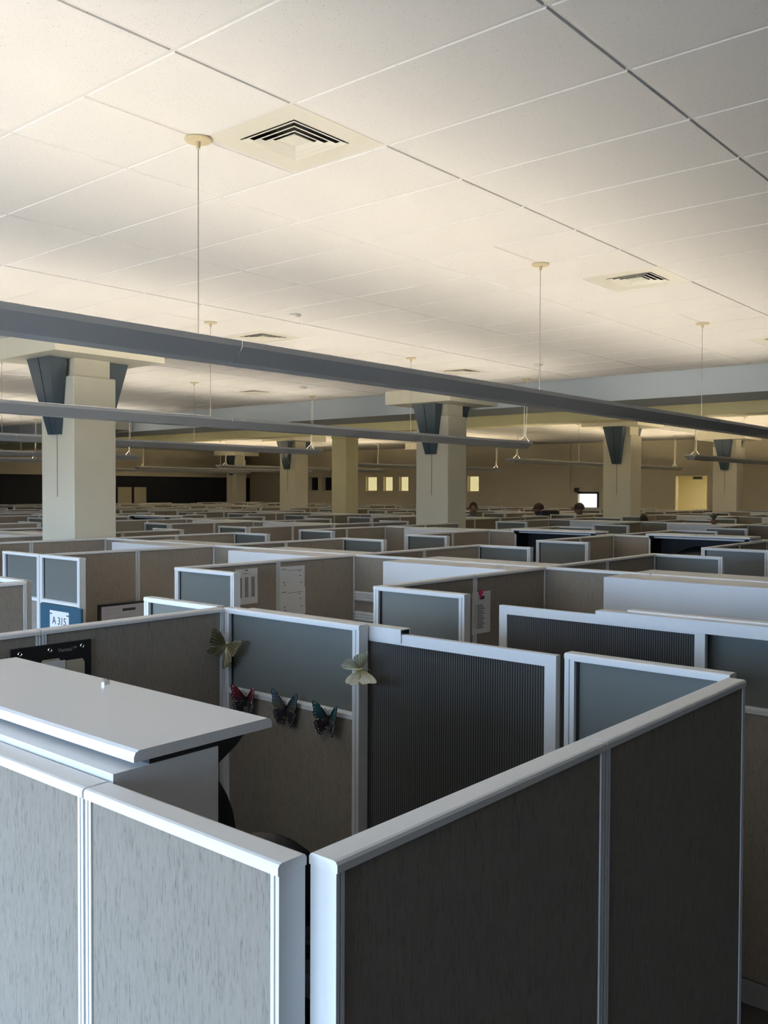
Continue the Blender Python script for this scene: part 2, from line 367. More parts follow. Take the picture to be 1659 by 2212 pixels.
STRIPM = plain('strip_glow', (.9, .9, .9), .5, emit=(1.0, .86, .52), es=9.0, noise=.01)
for n, y in enumerate((2.0, 5.6, 9.2, 12.8, 16.4, 20.0, 23.6)):
    t = thing('strip_lamp', '%s ceiling strip lamp from the right in the slot between the beams' % ['first', 'second', 'third', 'fourth', 'fifth', 'sixth', 'seventh'][n], 'ceiling lamp', (15.0, y, CEIL), 0, 'strip lamps between the beams')
    obj('lamp_body', cached('sb', lambda: MB().box(-.06, .06, 0, 2.4, -.05, 0, TRIM).mesh('lamp_body')), t); obj('lens', cached('sl', lambda: MB().prism([(-.055, -.05), (.055, -.05), (.045, -.085), (-.045, -.085)], .03, 2.37, STRIPM, 'y').mesh('lens')), t)
# air diffusers
def diffuser(i, j, h, label):
    t = thing('air_diffuser', label, 'air diffuser', (GX+(i+.5)*TA, GY+(j+.25+h)*TB, CEIL+.004), 0, 'square ceiling air diffusers')
    def build():
        a, b = .295, .18; p = MB()
        p.box(-a, a, -a, -b, 0, .012, VENT).box(-a, a, b, a, 0, .012, VENT).box(-a, -b, -b, b, 0, .012, VENT).box(b, a, -b, b, 0, .012, VENT)
        fins = []
        for r_o, r_i, z0, z1 in ((.176, .152, -.004, .006), (.138, .114, -.004, .006), (.100, .076, -.004, .006)):
            f = MB(); f.mi(VENT); th = .006
            ring = lambda r, z: [(-r, -r, z), (r, -r, z), (r, r, z), (-r, r, z)]
            f.v = ring(r_o, z0)+ring(r_i, z1)+ring(r_o-.003, z0-.001)+ring(r_i-.003, z1-.001)
            for q in range(4):
                s_ = (q+1) % 4; f.f += [[q, s_, 4+s_, 4+q], [8+q, 8+s_, 12+s_, 12+q], [q, s_, 8+s_, 8+q], [4+q, 4+s_, 12+s_, 12+q]]
            f.m = [0]*16; fins.append(f.mesh('louver'))
        c = MB(); r = .062; c.mi(VENT); c.v = [(-r, -r, -.002), (r, -r, -.002), (r, r, -.002), (-r, r, -.002), (0, 0, .03), (-r, -r, .002), (r, -r, .002), (r, r, .002), (-r, r, .002)]
        c.f = [[0, 1, 4], [1, 2, 4], [2, 3, 4], [3, 0, 4], [0, 1, 6, 5], [1, 2, 7, 6], [2, 3, 8, 7], [3, 0, 5, 8], [5, 6, 7, 8]]; c.m = [0]*9
        bk = MB().box(-.19, .19, -.19, .19, .085, .095, DARK).box(-.19, -.18, -.19, .19, .012, .09, DARK).box(.18, .19, -.19, .19, .012, .09, DARK).box(-.19, .19, -.19, -.18, .012, .09, DARK).box(-.19, .19, .18, .19, .012, .09, DARK)
        return p.mesh('face_plate'), fins, c.mesh('center_cone'), bk.mesh('duct_box')
    p, fins, c, bk = cached('diff', build)
    obj('face_plate', p, t)
    for f in fins: obj('louver', f, t)
    obj('center_cone', c, t); obj('duct_box', bk, t)
for (i, j, h), l in zip(DIFF, ('large near square air diffuser above the upper left of the ceiling', 'square air diffuser beside the right-hand pendant canopy', 'square air diffuser cut off by the right picture edge',
                               'square air diffuser just above the long near light bar', 'small square air diffuser above the centre of the light bar', 'smallest square air diffuser far back left of centre')): diffuser(i, j, h, l)
for (x, y), l in zip(((6.0, 6.2), (10.35, 6.2), (10.35, 10.5)), ('small round ceiling plate nearest the camera left of centre', 'small round ceiling plate on the right near the pendant wire', 'small round ceiling plate far back above the beam')):
    t = thing('smoke_detector', l, 'detector', (x, y, CEIL)); obj('base_ring', MB().lathe([(.055, .0), (.06, -.008), (.05, -.014)], GRID), t); obj('cover', MB().lathe([(.045, -.012), (.04, -.022), (.015, -.026)], VENT), t)

# ------------------------------------------------------------------ light bars
def light_bar(y, x0, x1, label, canopies, ends, group, seams=None, covers=(), lamp=None):
    lamp = lamp or LAMPM
    zb = 2.745
    t = thing('light_bar', label, 'light fixture', (x0, y, zb), 0, group)
    L = x1-x0
    outer = [(-.12, .098), (-.12, .070), (-.06, 0), (.06, 0), (.12, .070), (.12, .098), (.113, .098), (.105, .066), (.05, .03), (-.05, .03), (-.105, .066), (-.113, .098)]
    cuts = [0.06]+[s-x0 for s in (seams or []) if x0+.3 < s < x1-.3]+[L-.06]
    for a, b in zip(cuts, cuts[1:]):
        n = len(outer); mb = MB(); kf, kr = mb.mi(FIX), mb.mi(FIXTOP)
        for xx in (a+.002, b-.002): mb.v += [(xx, p, q) for p, q in outer]
        for q in range(n): mb.f.append([q, (q+1) % n, n+(q+1) % n, n+q]); mb.m.append(kr if q >= 6 and q < 11 else kf)
        mb.f += [list(range(n))[::-1], [n+q for q in range(n)]]; mb.m += [kf, kf]
        obj('housing', mb, t)
        obj('added_shield', MB().prism([(-.009, .094), (.009, .094), (.007, .097), (-.007, .097)], a+.02, b-.02, FIXTOP), t)  # unseen strip added over the tube to weaken light straight overhead
        obj('lamp_tube', MB().tube([(a+.05, 0, .068), (b-.05, 0, .068)], .016, lamp, 8), t)
    for s in (0, 1):   # boat-shaped slanted ends
        xe = 0 if s == 0 else L; xi = .06 if s == 0 else L-.06; xm = xi
        p = [(xm, -.06, 0), (xm+.0, .06, 0), (xm, .12, .07), (xm, -.12, .07)]
        mb = MB(); mb.mi(FIX); mb.v = [(xm, -.06, 0), (xm, .06, 0), (xm, .12, .07), (xm, -.12, .07), (xe, -.12, .07), (xe, .12, .07), (xe, -.12, .098), (xe, .12, .098), (xm, -.12, .098), (xm, .12, .098), (xm, -.113, .03), (xm, .113, .03)]
        mb.f = [[0, 1, 5, 4], [0, 4, 3], [1, 2, 5], [4, 5, 7, 6], [3, 4, 6, 8], [2, 9, 7, 5], [6, 7, 9, 8], [0, 3, 8, 9, 2, 1]]; mb.m = [0]*8
        obj('end_cap', mb, t)
    for a, b in covers: obj('rear_fin', MB().prism([(.106, .098), (.118, .098), (.118, .120), (.114, .122)], a-x0, b-x0, BASE), t)
    for x in canopies:
        obj('canopy', cached('canopy', lambda: MB().lathe([(.005, .0), (.062, .0), (.064, -.006), (.058, -.012), (.012, -.014), (.009, -.045), (.004, -.047)], BRASS).mesh('canopy')), t, (x-x0, 0, CEIL-zb))
        obj('cable', MB().tube([(x-x0, 0, .06), (x-x0, 0, CEIL-zb-.04)], .0022, WIRE, 5), t)
    for x in ends:
        obj('canopy', CACHE['canopy'] if 'canopy' in CACHE else cached('canopy', lambda: MB().lathe([(.005, .0), (.062, .0), (.064, -.006), (.058, -.012), (.012, -.014), (.009, -.045), (.004, -.047)], BRASS).mesh('canopy')), t, (x-x0, 0, CEIL-zb))
        xx = x-x0; zt = CEIL-zb
        for s in (-1, 1):
            obj('cord', MB().tube([(xx, s*.03, zt-.01), (xx, s*.012, zt-.10), (xx, s*.022, zt*.55), (xx-.02, s*.012, .18), (xx-.05, s*.10, .09)], .004, CORD, 5), t)
    return t
G = 'suspended linear uplight bars'
SEAM = [2.88+3.05*k for k in range(-6, 9)]
light_bar(3.45, -1.2, 11.55, 'long grey suspended light bar nearest the camera, crossing the whole picture', [-.34, 2.715, 5.775, 8.80], [11.3], G, SEAM, [(-1, 2.68)])
light_bar(7.12, .2, 11.55, 'second suspended light bar, passing in front of the left column', [2.7, 5.75, 8.87], [11.94-.4], G, SEAM, [(3.2, 5.9)])
light_bar(11.35, 2.4, 11.55, 'third suspended light bar, ending beside the yellow plain column', [2.75, 5.8, 8.85], [11.4], G, SEAM)
light_bar(16.5, 2.4, 11.4, 'fourth suspended light bar, ending just right of the left column', [5.8, 8.8], [11.2], G, SEAM)
light_bar(20.3, 2.4, 11.4, 'fifth suspended light bar, cut off by the left picture edge', [5.8, 8.8], [11.2], G, SEAM)
light_bar(7.0, 17.3, 26.0, 'suspended light bar far back at the right picture edge', [20.3, 23.4], [17.6], G, SEAM, lamp=LAMPW)
light_bar(11.0, 17.2, 26.4, 'suspended light bar far back, passing behind the right-hand column', [20.3, 23.4], [17.5, 26.1], G, SEAM, lamp=LAMPW)
light_bar(16.3, 17.2, 25.0, 'suspended light bar far back behind the centre column', [20.3, 23.0], [17.5, 24.7], G, SEAM, lamp=LAMPW)
light_bar(20.95, 17.2, 24.6, 'suspended light bar far back, passing the column with blue bracket left of centre', [20.3], [17.5, 24.3], G, SEAM, lamp=LAMPW)
light_bar(24.6, 16.9, 24.6, 'thin distant suspended light bar before the dark wall', [20.3], [17.2, 24.3], G, SEAM, lamp=LAMPW)
light_bar(28.0, 16.9, 24.6, 'thinnest distant suspended light bar nearest the dark wall', [20.3], [17.2, 24.3], G, SEAM, lamp=LAMPW)

# ------------------------------------------------------------------ columns
def column(cx, cy, label, brackets=(1, 1)):
    t = thing('column', label, 'column', (cx, cy, 0)); t['group'] = 'square columns with blue brackets'
    a, b = .26, .33
    obj('shaft', cached('shaft', lambda: bevel(MB().box(-a, a, -b, b, 0, 3.355, COLP).mesh('shaft'), .008, 1)), t)
    obj('neck', cached('neck', lambda: MB().box(-a+.045, a-.045, -b+.05, b-.05, 3.355, 3.547, COLP).mesh('neck')), t)
    def slab(): return MB().box(-.667, .667, -.667, .30, 3.547, CEIL-.001, COLP).mesh('capital_slab'), MB().box(-.667, .667, .304, .667, 3.547, CEIL-.001, COLP).mesh('capital_slab')
    s1, s2 = cached('slab', slab); obj('capital_slab', s1, t); obj('capital_slab', s2, t)
    def br(sx):
        mb = MB(); k = sx
        lo = [(k*a, -.10), (k*a, .10), (k*(a+.06), .095), (k*(a+.06), -.095)]; hi = [(k*a, -.21), (k*a, .21), (k*(a+.225), .235), (k*(a+.225), -.235)]
        mb.hexa([(x, y, 2.73) for x, y in lo]+[(x, y, 3.545) for x, y in hi], BLUE); return mb.mesh('bracket')
    for s, on in zip((-1, 1), brackets):
        if not on: continue
        bo = obj('bracket', cached(('br', s), lambda: br(s)), t)
        def seam():
            mb = MB(); x0_, x1_ = s*(a+.0605), s*(a+.2255)
            mb.hexa([(x0_, -.006, 2.735), (x0_, .006, 2.735), (x0_+s*.002, .006, 2.735), (x0_+s*.002, -.006, 2.735), (x1_, -.006, 3.54), (x1_, .006, 3.54), (x1_+s*.002, .006, 3.54), (x1_+s*.002, -.006, 3.54)], DARK); return mb.mesh('seam')
        obj('seam', cached(('seam', s), seam), bo)
        obj('conduit', cached(('cond', s), lambda: MB().box(s*a, s*(a+.006), -.005, .005, 2.05, 2.74, BASE).mesh('conduit') if s > 0 else MB().box(s*(a+.006), s*a, -.005, .005, 2.05, 2.74, BASE).mesh('conduit')), t)
for cx, cy, l in ((5.615, 9.25, 'large cream column with blue tapered brackets at left'), (12.345, 9.25, 'cream column with blue tapered brackets near the centre'), (19.06, 9.25, 'cream column with blue bracket right of centre, behind the light bar'),
                  (25.56, 9.25, 'small distant cream column with blue bracket near the right picture edge'), (19.06, 19.73, 'small distant yellowish column with dark blue bracket left of centre'),
                  (25.78, 30.2, 'smallest cream column standing before the dark wall'), (12.345, 19.73, 'cream column hidden behind the large left column'), (25.78, 19.73, 'distant cream column hidden behind the centre column')):
    column(cx, cy, l)
t = thing('column', 'plain yellowish square column without brackets, left of the centre column', 'column', (16.83, 15.6, 0))
COLY = plain('column_yellow', (.74, .68, .46), .7, noise=.02, nscale=5)
obj('shaft', bevel(MB().box(-.225, .225, -.24, .24, 0, 3.40, COLY).mesh('shaft'), .008, 1), t); obj('collar', MB().box(-.235, .235, -.25, .25, 3.40, 3.52, COLY), t)

# ------------------------------------------------------------------ cubicle partitions
capprof = [(-.029, PT-.018), (-.029, PT-.006), (-.026, PT-.0015), (-.021, PT), (.021, PT), (.026, PT-.0015), (.029, PT-.006), (.029, PT-.018)]
GZ0, GZ1 = 1.248, 1.581
def stile(x0, wd, ridges=True, z1=PT-.016):
    mb = MB().box(x0, x0+wd, -.0165, .0165, .0, z1, TRIM)
    if ridges:
        r = (wd-.0035)/2
        for s in (-1, 1):
            for k in (0, 1):
                xa = x0+k*(r+.0035); y0_, y1_ = sorted((s*.0165, s*.0265)); mb.box(xa, xa+r, y0_, y1_, 0, z1, TRIM)
    return mb
def fab_mesh(L, z0, z1, s, x0=.019):
    g = x0; y0_, y1_ = sorted((s*.012, s*.0235)); mb = MB().box(g, L-g, y0_, y1_, z0, z1, FAB); return bevel(mb.mesh('fabric'), .003, 1)
def parts_for(L, kind):
    P = []
    P.append(('top_cap', MB().prism(capprof, .001, L-.001, CAP).mesh('top_cap')))
    sw = .018 if kind == 'f' else .036
    P.append(('stile', stile(0.0015, sw).mesh('stile'))); P.append(('stile', stile(L-.0015-sw, sw).mesh('stile')))
    P.append(('base', MB().box(.002, L-.002, -.024, .024, .0, .1, BASE).mesh('base')))
    if kind == 'f':
        for s in (-1, 1): P.append(('fabric', fab_mesh(L, .104, PT-.018, s)))
        P.append(('core', MB().box(.018, L-.018, -.011, .011, .1, PT-.02, DARK).mesh('core')))
    else:
        for s in (-1, 1): P.append(('fabric', fab_mesh(L, .104, GZ0-.028, s, .038)))
        P.append(('core', MB().box(.037, L-.037, -.011, .011, .1, GZ0-.02, DARK).mesh('core')))
        P.append(('sill_rail', MB().prism([(-.026, GZ0-.027), (.026, GZ0-.027), (.026, GZ0-.008), (.012, GZ0), (-.012, GZ0), (-.026, GZ0-.008)], .037, L-.037, TRIM).mesh('sill_rail')))
        P.append(('top_rail', MB().box(.037, L-.037, -.0255, .0255, GZ1, PT-.018, TRIM).mesh('top_rail')))
        for xg in (.037, L-.046): P.append(('reveal_shade', MB().box(xg, xg+.009, -.011, .011, GZ0, GZ1, DARK).mesh('reveal_shade')))  # dark strips standing in for the reveal shadow at both pane sides
        P.append(('glass', MB().box(.038, L-.038, -.006, .006, GZ0-.002, GZ1+.002, GLASS).mesh('glass')))
    return P
def lod_mesh(L, kind):
    mb = MB(); sw = .018 if kind == 'f' else .036
    mb.box(0, L, -.028, .028, PT-.02, PT, CAP).box(0.002, sw, -.025, .025, 0, PT-.02, TRIM).box(L-sw, L-.002, -.025, .025, 0, PT-.02, TRIM)
    if kind == 'f': mb.box(sw, L-sw, -.022, .022, .1, PT-.02, FAB).box(sw, L-sw, -.023, .023, 0, .1, BASE)
    else:
        mb.box(sw, L-sw, -.022, .022, .1, GZ0-.027, FAB).box(sw, L-sw, -.023, .023, 0, .1, BASE).box(sw, L-sw, -.026, .026, GZ0-.027, GZ0, TRIM).box(sw, L-sw, -.026, .026, GZ1, PT-.02, TRIM).box(sw, L-sw, -.006, .006, GZ0, GZ1, GLASS)
    return mb
FARF, FARG = [], []
def panel(axis, c, a0, a1, kind='f', label='', group=None, lod=False, join=False):
    """axis x: runs along X at y=c from a0 to a1; axis y: runs along Y at x=c"""
    L = round(a1-a0, 3); loc = (a0, c, 0) if axis == 'x' else (c, a0, 0); rz = 0 if axis == 'x' else math.pi/2
    nm = 'cubicle_panel' if kind == 'f' else 'glazed_cubicle_panel'; cat = 'partition'
    if lod:
        o = obj(nm, cached(('lod', L, kind), lambda: lod_mesh(L, kind).mesh(nm)), None, loc, rz); return tag(o, label, cat, group)
    t = thing(nm, label, cat, loc, rz, group)
    for n, me in cached(('p', L, kind), lambda: parts_for(L, kind)): obj(n, me, t)
    if join: obj('joint_spline', cached('spline', lambda: MB().box(-.0037, .0012, -.012, .012, .0, PT-.022, DARK).mesh('joint_spline')), t)
    return t
NP = 'partitions of the nearest cubicle'
# nearest cubicle
panel('y', .929, .962, 1.472, 'f', 'narrow grey fabric partition at the near corner, facing the daylight', NP)
panel('y', .929, 1.476, 2.39, 'f', 'grey fabric partition below the white open bin at the left picture edge', NP, join=True)
panel('y', .929, 2.394, 3.24, 'f', 'grey fabric partition outside the left edge behind the open bin', NP, join=True)
panel('x', .934, .962, 1.806, 'f', 'dark fabric partition in the foreground, right of the near corner', NP)
panel('x', .934, 1.810, 2.668, 'f', 'dark fabric partition in the foreground at the right, end of the wall', NP, join=True)
panel('y', 2.735, .966, 1.515, 'g', 'frosted glass panel right of the ribbed sliding door in nearest cubicle', NP)
panel('y', 2.735, 2.43, 3.262, 'g', 'frosted glass panel with butterflies at the back of nearest cubicle', NP)
panel('x', 3.275, 1.813, 2.70, 'f', 'fabric partition behind the white bin with the black pocket on it', NP, join=True)
panel('x', 3.275, .96, 1.809, 'f', 'fabric partition at the left picture edge left of the black pocket', NP)
panel('y', 2.735, 3.31, 3.875, 'g', 'short frosted glass panel just beyond the fabric wall with black pocket', NP)
panel('x', 5.03, 1.82, 2.70, 'f', 'fabric partition end at left picture edge below the A315 panels', NP)
panel('y', 2.735, 5.06, 5.66, 'g', 'glazed panel cut off by the left picture edge beside the A315 sign', NP)

def sliding_door(x, y0, y1, label, track, side):
    t = thing('sliding_door', label, 'sliding door', (x, y0, 0))
    L = y1-y0; zt = PT-.028; sw = .045
    obj('stile', MB().box(-.014, .014, 0, sw, .03, zt, TRIM), t); obj('stile', MB().box(-.014, .014, L-sw, L, .03, zt, TRIM), t)
    obj('top_rail', MB().box(-.014, .014, sw, L-sw, zt-.042, zt, TRIM), t); obj('bottom_rail', MB().box(-.014, .014, sw, L-sw, .03, .09, TRIM), t)
    n = int((L-2*sw)/.0105); mb = MB(); mb.mi(RIB); y = sw; st = (L-2*sw)/n
    for k in range(n+1):
        for dy, dx in ((0, -.0075), (st*.42, -.001)):
            yy = min(sw+k*st+dy, L-sw); mb.v += [(dx, yy, .09), (dx, yy, zt-.042)]
    for k in range(len(mb.v)//2-1): mb.f.append([2*k, 2*k+1, 2*k+3, 2*k+2]); mb.m.append(0)
    b = len(mb.v); mb.v += [(.005, sw, .09), (.005, L-sw, .09), (.005, L-sw, zt-.042), (.005, sw, zt-.042)]; mb.f.append([b, b+1, b+2, b+3]); mb.m.append(0)
    obj('ribbed_sheet', mb, t)
    h = thing('door_track', label.replace('ribbed sliding door', 'white track of the sliding door'), 'door track', (x, track[0], 0))
    M = track[1]-track[0]
    obj('channel', MB().prism([(-.02, PT-.062), (-.02, PT-.008), (.04, PT-.008), (.04, PT-.062), (.036, PT-.062), (.036, PT-.012), (-.016, PT-.012), (-.016, PT-.062)], 0, M, TRIM, 'y'), h)
    obj('end_stop', MB().box(.018, .034, .001 if side > 0 else M-.012, .012 if side > 0 else M-.001, PT-.055, PT-.012, DARK), h)
sliding_door(2.792, 1.585, 2.53, 'ribbed sliding door of the nearest cubicle', (2.27, 3.2), 1)

# ------------------------------------------------------------------ overhead bins
def bin_(xw, y0, y1, side, label, group='overhead storage bins', opened=False, depth=.31, zt=PT+.012, lod=False):
    """xw = wall face the bin hangs on, side -1: bin in front (towards -x), +1 behind"""
    t = thing('overhead_bin', label, 'overhead bin', (xw, y0, 0), 0, group); L = y1-y0; s = side; h = .40; z0 = zt-h; th = .018
    X = lambda a, b: sorted((s*a, s*b))
    mb = MB(); a, b = X(.003, depth); mb.box(a, b, 0, th, z0, zt, BINW).box(a, b, L-th, L, z0, zt, BINW).box(a, b, th, L-th, z0, z0+th, BINW).box(a, b, th, L-th, zt-th, zt, BINW)
    a, b = X(.003, .012); mb.box(a, b, th, L-th, z0+th, zt-th, BINW); obj('case', mb, t)
    if opened:
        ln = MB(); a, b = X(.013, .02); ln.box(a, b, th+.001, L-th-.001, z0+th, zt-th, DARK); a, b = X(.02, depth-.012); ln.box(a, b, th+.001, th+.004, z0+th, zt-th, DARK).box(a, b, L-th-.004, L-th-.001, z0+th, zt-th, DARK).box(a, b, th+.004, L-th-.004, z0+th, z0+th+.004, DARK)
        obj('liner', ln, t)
    if opened:
        a, b = X(.045, .395); r = .012; za, zb_ = zt+.012, zt+.034
        prof = [(a, za), (b, za), (b, zb_-r), (b-r*.3, zb_-r*.3), (b-r, zb_), (a+r, zb_), (a+r*.3, zb_-r*.3), (a, zb_-r)]
        dr = obj('door', MB().prism(prof, -.004, L+.004, BINW, 'y'), t)
        obj('lock', MB().lathe([(.0, 0), (.0115, 0), (.0115, .007), (.008, .011)], STEEL, n=16), dr, (s*.345, L*.52, zb_))
        for y in (.03, L-.06):
            x0_, x1_, x2_ = s*(depth-.02), s*(depth+.075), s*(depth-.02)
            mb = MB(); mb.prism([(x0_, zt-.055), (s*(depth+.02), zt-.05), (s*(depth+.075), zt-.018), (s*(depth+.095), zt+.0), (s*(depth+.095), zt+.012), (x0_, zt+.012)], y, y+.02, BLACK, 'y'); obj('hinge_arm', mb, t)
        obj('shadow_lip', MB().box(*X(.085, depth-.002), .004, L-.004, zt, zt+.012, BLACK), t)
    else:
        a, b = X(depth+.002, depth+.022); obj('door', bevel(MB().box(a, b, 0, L, z0-.01, zt, BINW).mesh('door'), .004, 2), t)
        obj('lock', MB().lathe([(.0, 0), (.010, 0), (.010, .006), (.006, .009)], STEEL, n=10), t, (s*(depth+.022), L*.5, z0+.03), rot=(0, s*math.pi/2, 0))
    return t
bin_(.9585, 1.472, 2.545, 1, 'large white overhead bin with raised door in the left foreground', None, True, .25)

# ------------------------------------------------------------------ blocks of cubicles beyond the aisle
F1 = [3.905, 8.67, 13.42, 18.15, 22.9]; SP = [5.70, 10.42, 15.15, 19.9, 24.6]; F2 = [7.53, 12.28, 17.0, 21.7, 26.4]
YG = [[.94, 3.35, 5.165, 6.985, 8.83], [9.93, 11.75, 13.57, 15.39, 17.21, 19.03], [20.2, 22.0, 23.8, 25.6, 27.4, 29.2]]
ORD = ['first', 'second', 'third', 'fourth', 'fifth', 'sixth', 'seventh', 'eighth', 'ninth', 'tenth', 'eleventh', 'twelfth', 'thirteenth', 'fourteenth', 'fifteenth', 'sixteenth', 'seventeenth', 'eighteenth']
WN = {}; cnt = 0
for g in YG:
    for y in g:
        if y > 1: WN[y] = ORD[cnt]; cnt += 1
def visible(a, b):
    m = 120
    for p in (a, b, tuple((q+r)/2 for q, r in zip(a, b))):
        q = project((p[0], p[1], PT))
        if q and -m < q[0] < 1659+m: return q
    return None
OPEN = {(1, 3.35, -1), (1, 5.165, -1), (1, 13.57, -1)}
COLBOX = [(cx-.3, cx+.3, cy-.37, cy+.37) for cx in (5.615, 12.345, 19.06, 25.56, 25.78) for cy in (9.25, 19.73, 30.2)]+[(16.6, 17.07, 15.34, 15.86)]
cand = []
def add(axis, c, a0, a1, kind, lab, far, join=False):
    A = (a0, c) if axis == 'x' else (c, a0); B = (a1, c) if axis == 'x' else (c, a1)
    q = visible(A, B)
    if not q: return
    for (x0_, x1_, y0_, y1_) in COLBOX:
        if max(A[0], B[0]) > x0_-.03 and min(A[0], B[0]) < x1_+.03 and max(A[1], B[1]) > y0_-.03 and min(A[1], B[1]) < y1_+.03: return
    cand.append((q[2], axis, c, a0, a1, kind, lab, far, join))
bins = []
for k in range(5):
    for gi, ys in enumerate(YG):
        bk = ORD[k]+' block back'
        for n, y in enumerate(ys):
            far = k >= 3 or gi == 2 or (gi == 1 and n > 3)
            wn = WN.get(y, 'end')
            mid = (F1[k]+SP[k])/2; mid2 = (SP[k]+F2[k])/2
            for a0, a1, nm in ((F1[k]+.028, mid-.002, 'front aisle end'), (mid+.002, SP[k]-.028, 'front side by the spine'), (SP[k]+.028, mid2-.002, 'rear side by the spine'), (mid2+.002, F2[k]-.028, 'rear aisle end')):
                add('x', y, a0, a1, 'f', 'tan fabric panel, %s, %s cross wall from right, %s' % (bk, wn, nm), far, a0 in (mid+.002, mid2+.002))
            # glazed end panels on both aisle faces
            for xx, nm in ((F1[k], 'front'), (F2[k], 'rear')):
                if gi == 0 and n > 0: rng = [(y-.60, y+.026)]
                elif gi == 0: rng = [(.966, 1.85)] if nm == 'front' else []
                else: rng = [(y-.026, y+.60)]
                if gi == 0 and n == 3 and nm == 'front' and k == 0: rng = [(y-.60, y-.004), (y+.004, y+.61)]
                if gi == 0 and n == 4: rng = [(y-.60, y+.026)]
                if gi > 0 and n == len(ys)-1: rng = []
                for q, (a0, a1) in enumerate(rng):
                    add('y', xx, a0, a1, 'g', 'frosted glass panel, %s, %s aisle face, %s %s cross wall' % (bk, nm, 'left of' if q or gi else 'right of', wn), far)
            if n < len(ys)-1:
                y2 = ys[n+1]; npan = 3 if y < 1 else 2
                for q in range(npan):
                    a0 = y+(y2-y)*q/npan+.002; a1 = y+(y2-y)*(q+1)/npan-.002
                    add('y', SP[k], a0, a1, 'f', 'tan spine panel, %s, left of %s cross wall, %s' % (bk, wn, ('right half', 'left half', 'end part')[q]), far, True)
                yb0 = y+.03 if y > 1 else y+.60
                for s in (-1, 1):
                    q = visible((SP[k], yb0), (SP[k], yb0+1.17))
                    if q and q[2] < 24: bins.append((q[2], k, y, s, yb0, far, wn, bk))
cand.sort()
cnt = {'f': 0, 'g': 0}; stuff = {'f': MB(), 'g': MB()}
for (dep, axis, c, a0, a1, kind, lab, far, join) in cand:
    cnt[kind] += 1
    if cnt[kind] > 285:
        L = a1-a0; m = lod_mesh(L, kind); mb = stuff[kind]; b = len(mb.v)
        mb.v += [((x+a0, y+c, z) if axis == 'x' else (c-y, a0+x, z)) for x, y, z in m.v]; mb.f += [[b+i for i in f] for f in m.f]; mb.m += [mb.mi(m.mats[i]) for i in m.m]
        continue
    panel(axis, c, a0, a1, kind, lab, ('distant partition panels' if far else 'partition panels') if kind == 'f' else ('distant glazed panels' if far else 'glazed aisle panels'), lod=far or dep > 15, join=join)
for kd, mb in stuff.items():
    if mb.v: tag(obj('cubicle_panel_field', mb), 'dense field of tiny partition tops before the far walls', 'partition', kind='stuff')
bins.sort()
for (dep, k, y, s, yb0, far, wn, bk) in bins:
    op = (k, y, s) in OPEN
    if y < 1: lab = 'white bin at the right picture edge, %s side of spine, %s' % ('front' if s < 0 else 'rear', bk)
    else: lab = 'white %s overhead bin, %s, %s side, left of %s cross wall' % ('raised-door' if op else 'closed', bk, 'front' if s < 0 else 'rear', wn)
    bin_(SP[k]+s*.030, yb0, yb0+1.17, s, lab, 'distant overhead bins' if far else 'overhead bins on the spines', op, zt=PT+(.012 if op else -.008))
sliding_door(3.834, 1.47, 2.50, 'ribbed sliding door of the cubicle across the aisle', (1.0, 1.975), -1)

# ------------------------------------------------------------------ things on the partitions
# blue board with the A 315 sheet
t = thing('sign_board', 'blue fabric sign board hung on the glazed panel, holding the A315 sheet', 'sign board', (3.872, 6.62, .80))
obj('board', bevel(MB().box(-.028, 0, -.30, .30, 0, .42, BLUEB).mesh('board'), .012, 3), t)
t = thing('name_sheet', 'white paper sheet reading A 315 pinned to the blue board', 'sheet', (3.843, 6.62, .90))
obj('sheet', MB().box(-.0016, -.0004, -.14, .14, 0, .275, PAPER), t)
obj('lettering', textmesh('lettering', 'A 315', .085, INK), t, (-.0022, 0, .195), rot=(math.pi/2, 0, -math.pi/2))
obj('print_line', MB().box(-.0022, -.0017, .03, .11, .118, .132, INKG), t)
for y in (-.125, .125): obj('tape', MB().box(-.003, -.0016, y-.018, y+.018, .245, .253, INK), t)
# monitor and desk behind it
t = thing('desk', 'grey desk hidden under the monitor behind the fabric wall', 'desk', (4.75, 6.6, 0))
obj('worktop', MB().box(-.75, .85, -.3, .33, .71, .74, CAP), t)
for x in (-.7, .76): obj('leg', MB().box(x, x+.04, -.26, .3, 0, .71, BASE), t)
t = thing('computer_monitor', 'black framed computer monitor showing a grey document page', 'monitor', (4.58, 6.8, .74))
obj('bezel', MB().box(-.27, .27, -.01, .025, .08, .425, BLACK), t); obj('screen', MB().box(-.253, .253, -.012, -.010, .10, .407, SCREEN), t)
obj('stand', MB().box(-.03, .03, .025, .05, .01, .25, BLACK), t); obj('foot', MB().box(-.11, .11, -.06, .1, 0, .012, BLACK), t)
for k, (x, z, w_, h_, m) in enumerate([(-.05, .355, .13, .022, INK), (-.2, .375, .12, .006, INKG), (-.2, .34, .05, .006, INKG), (-.13, .345, .05, .006, INKG), (.14, .37, .09, .006, INKG), (.14, .34, .08, .006, INKG), (-.13, .30, .05, .01, INKG), (-.05, .30, .06, .008, INKG), (.14, .30, .06, .006, INKG), (-.2, .27, .3, .005, INKG), (-.2, .25, .25, .005, INKG)]):
    obj('screen_line', MB().box(x, x+w_, -.0135, -.0125, z, z+h_, m), t)
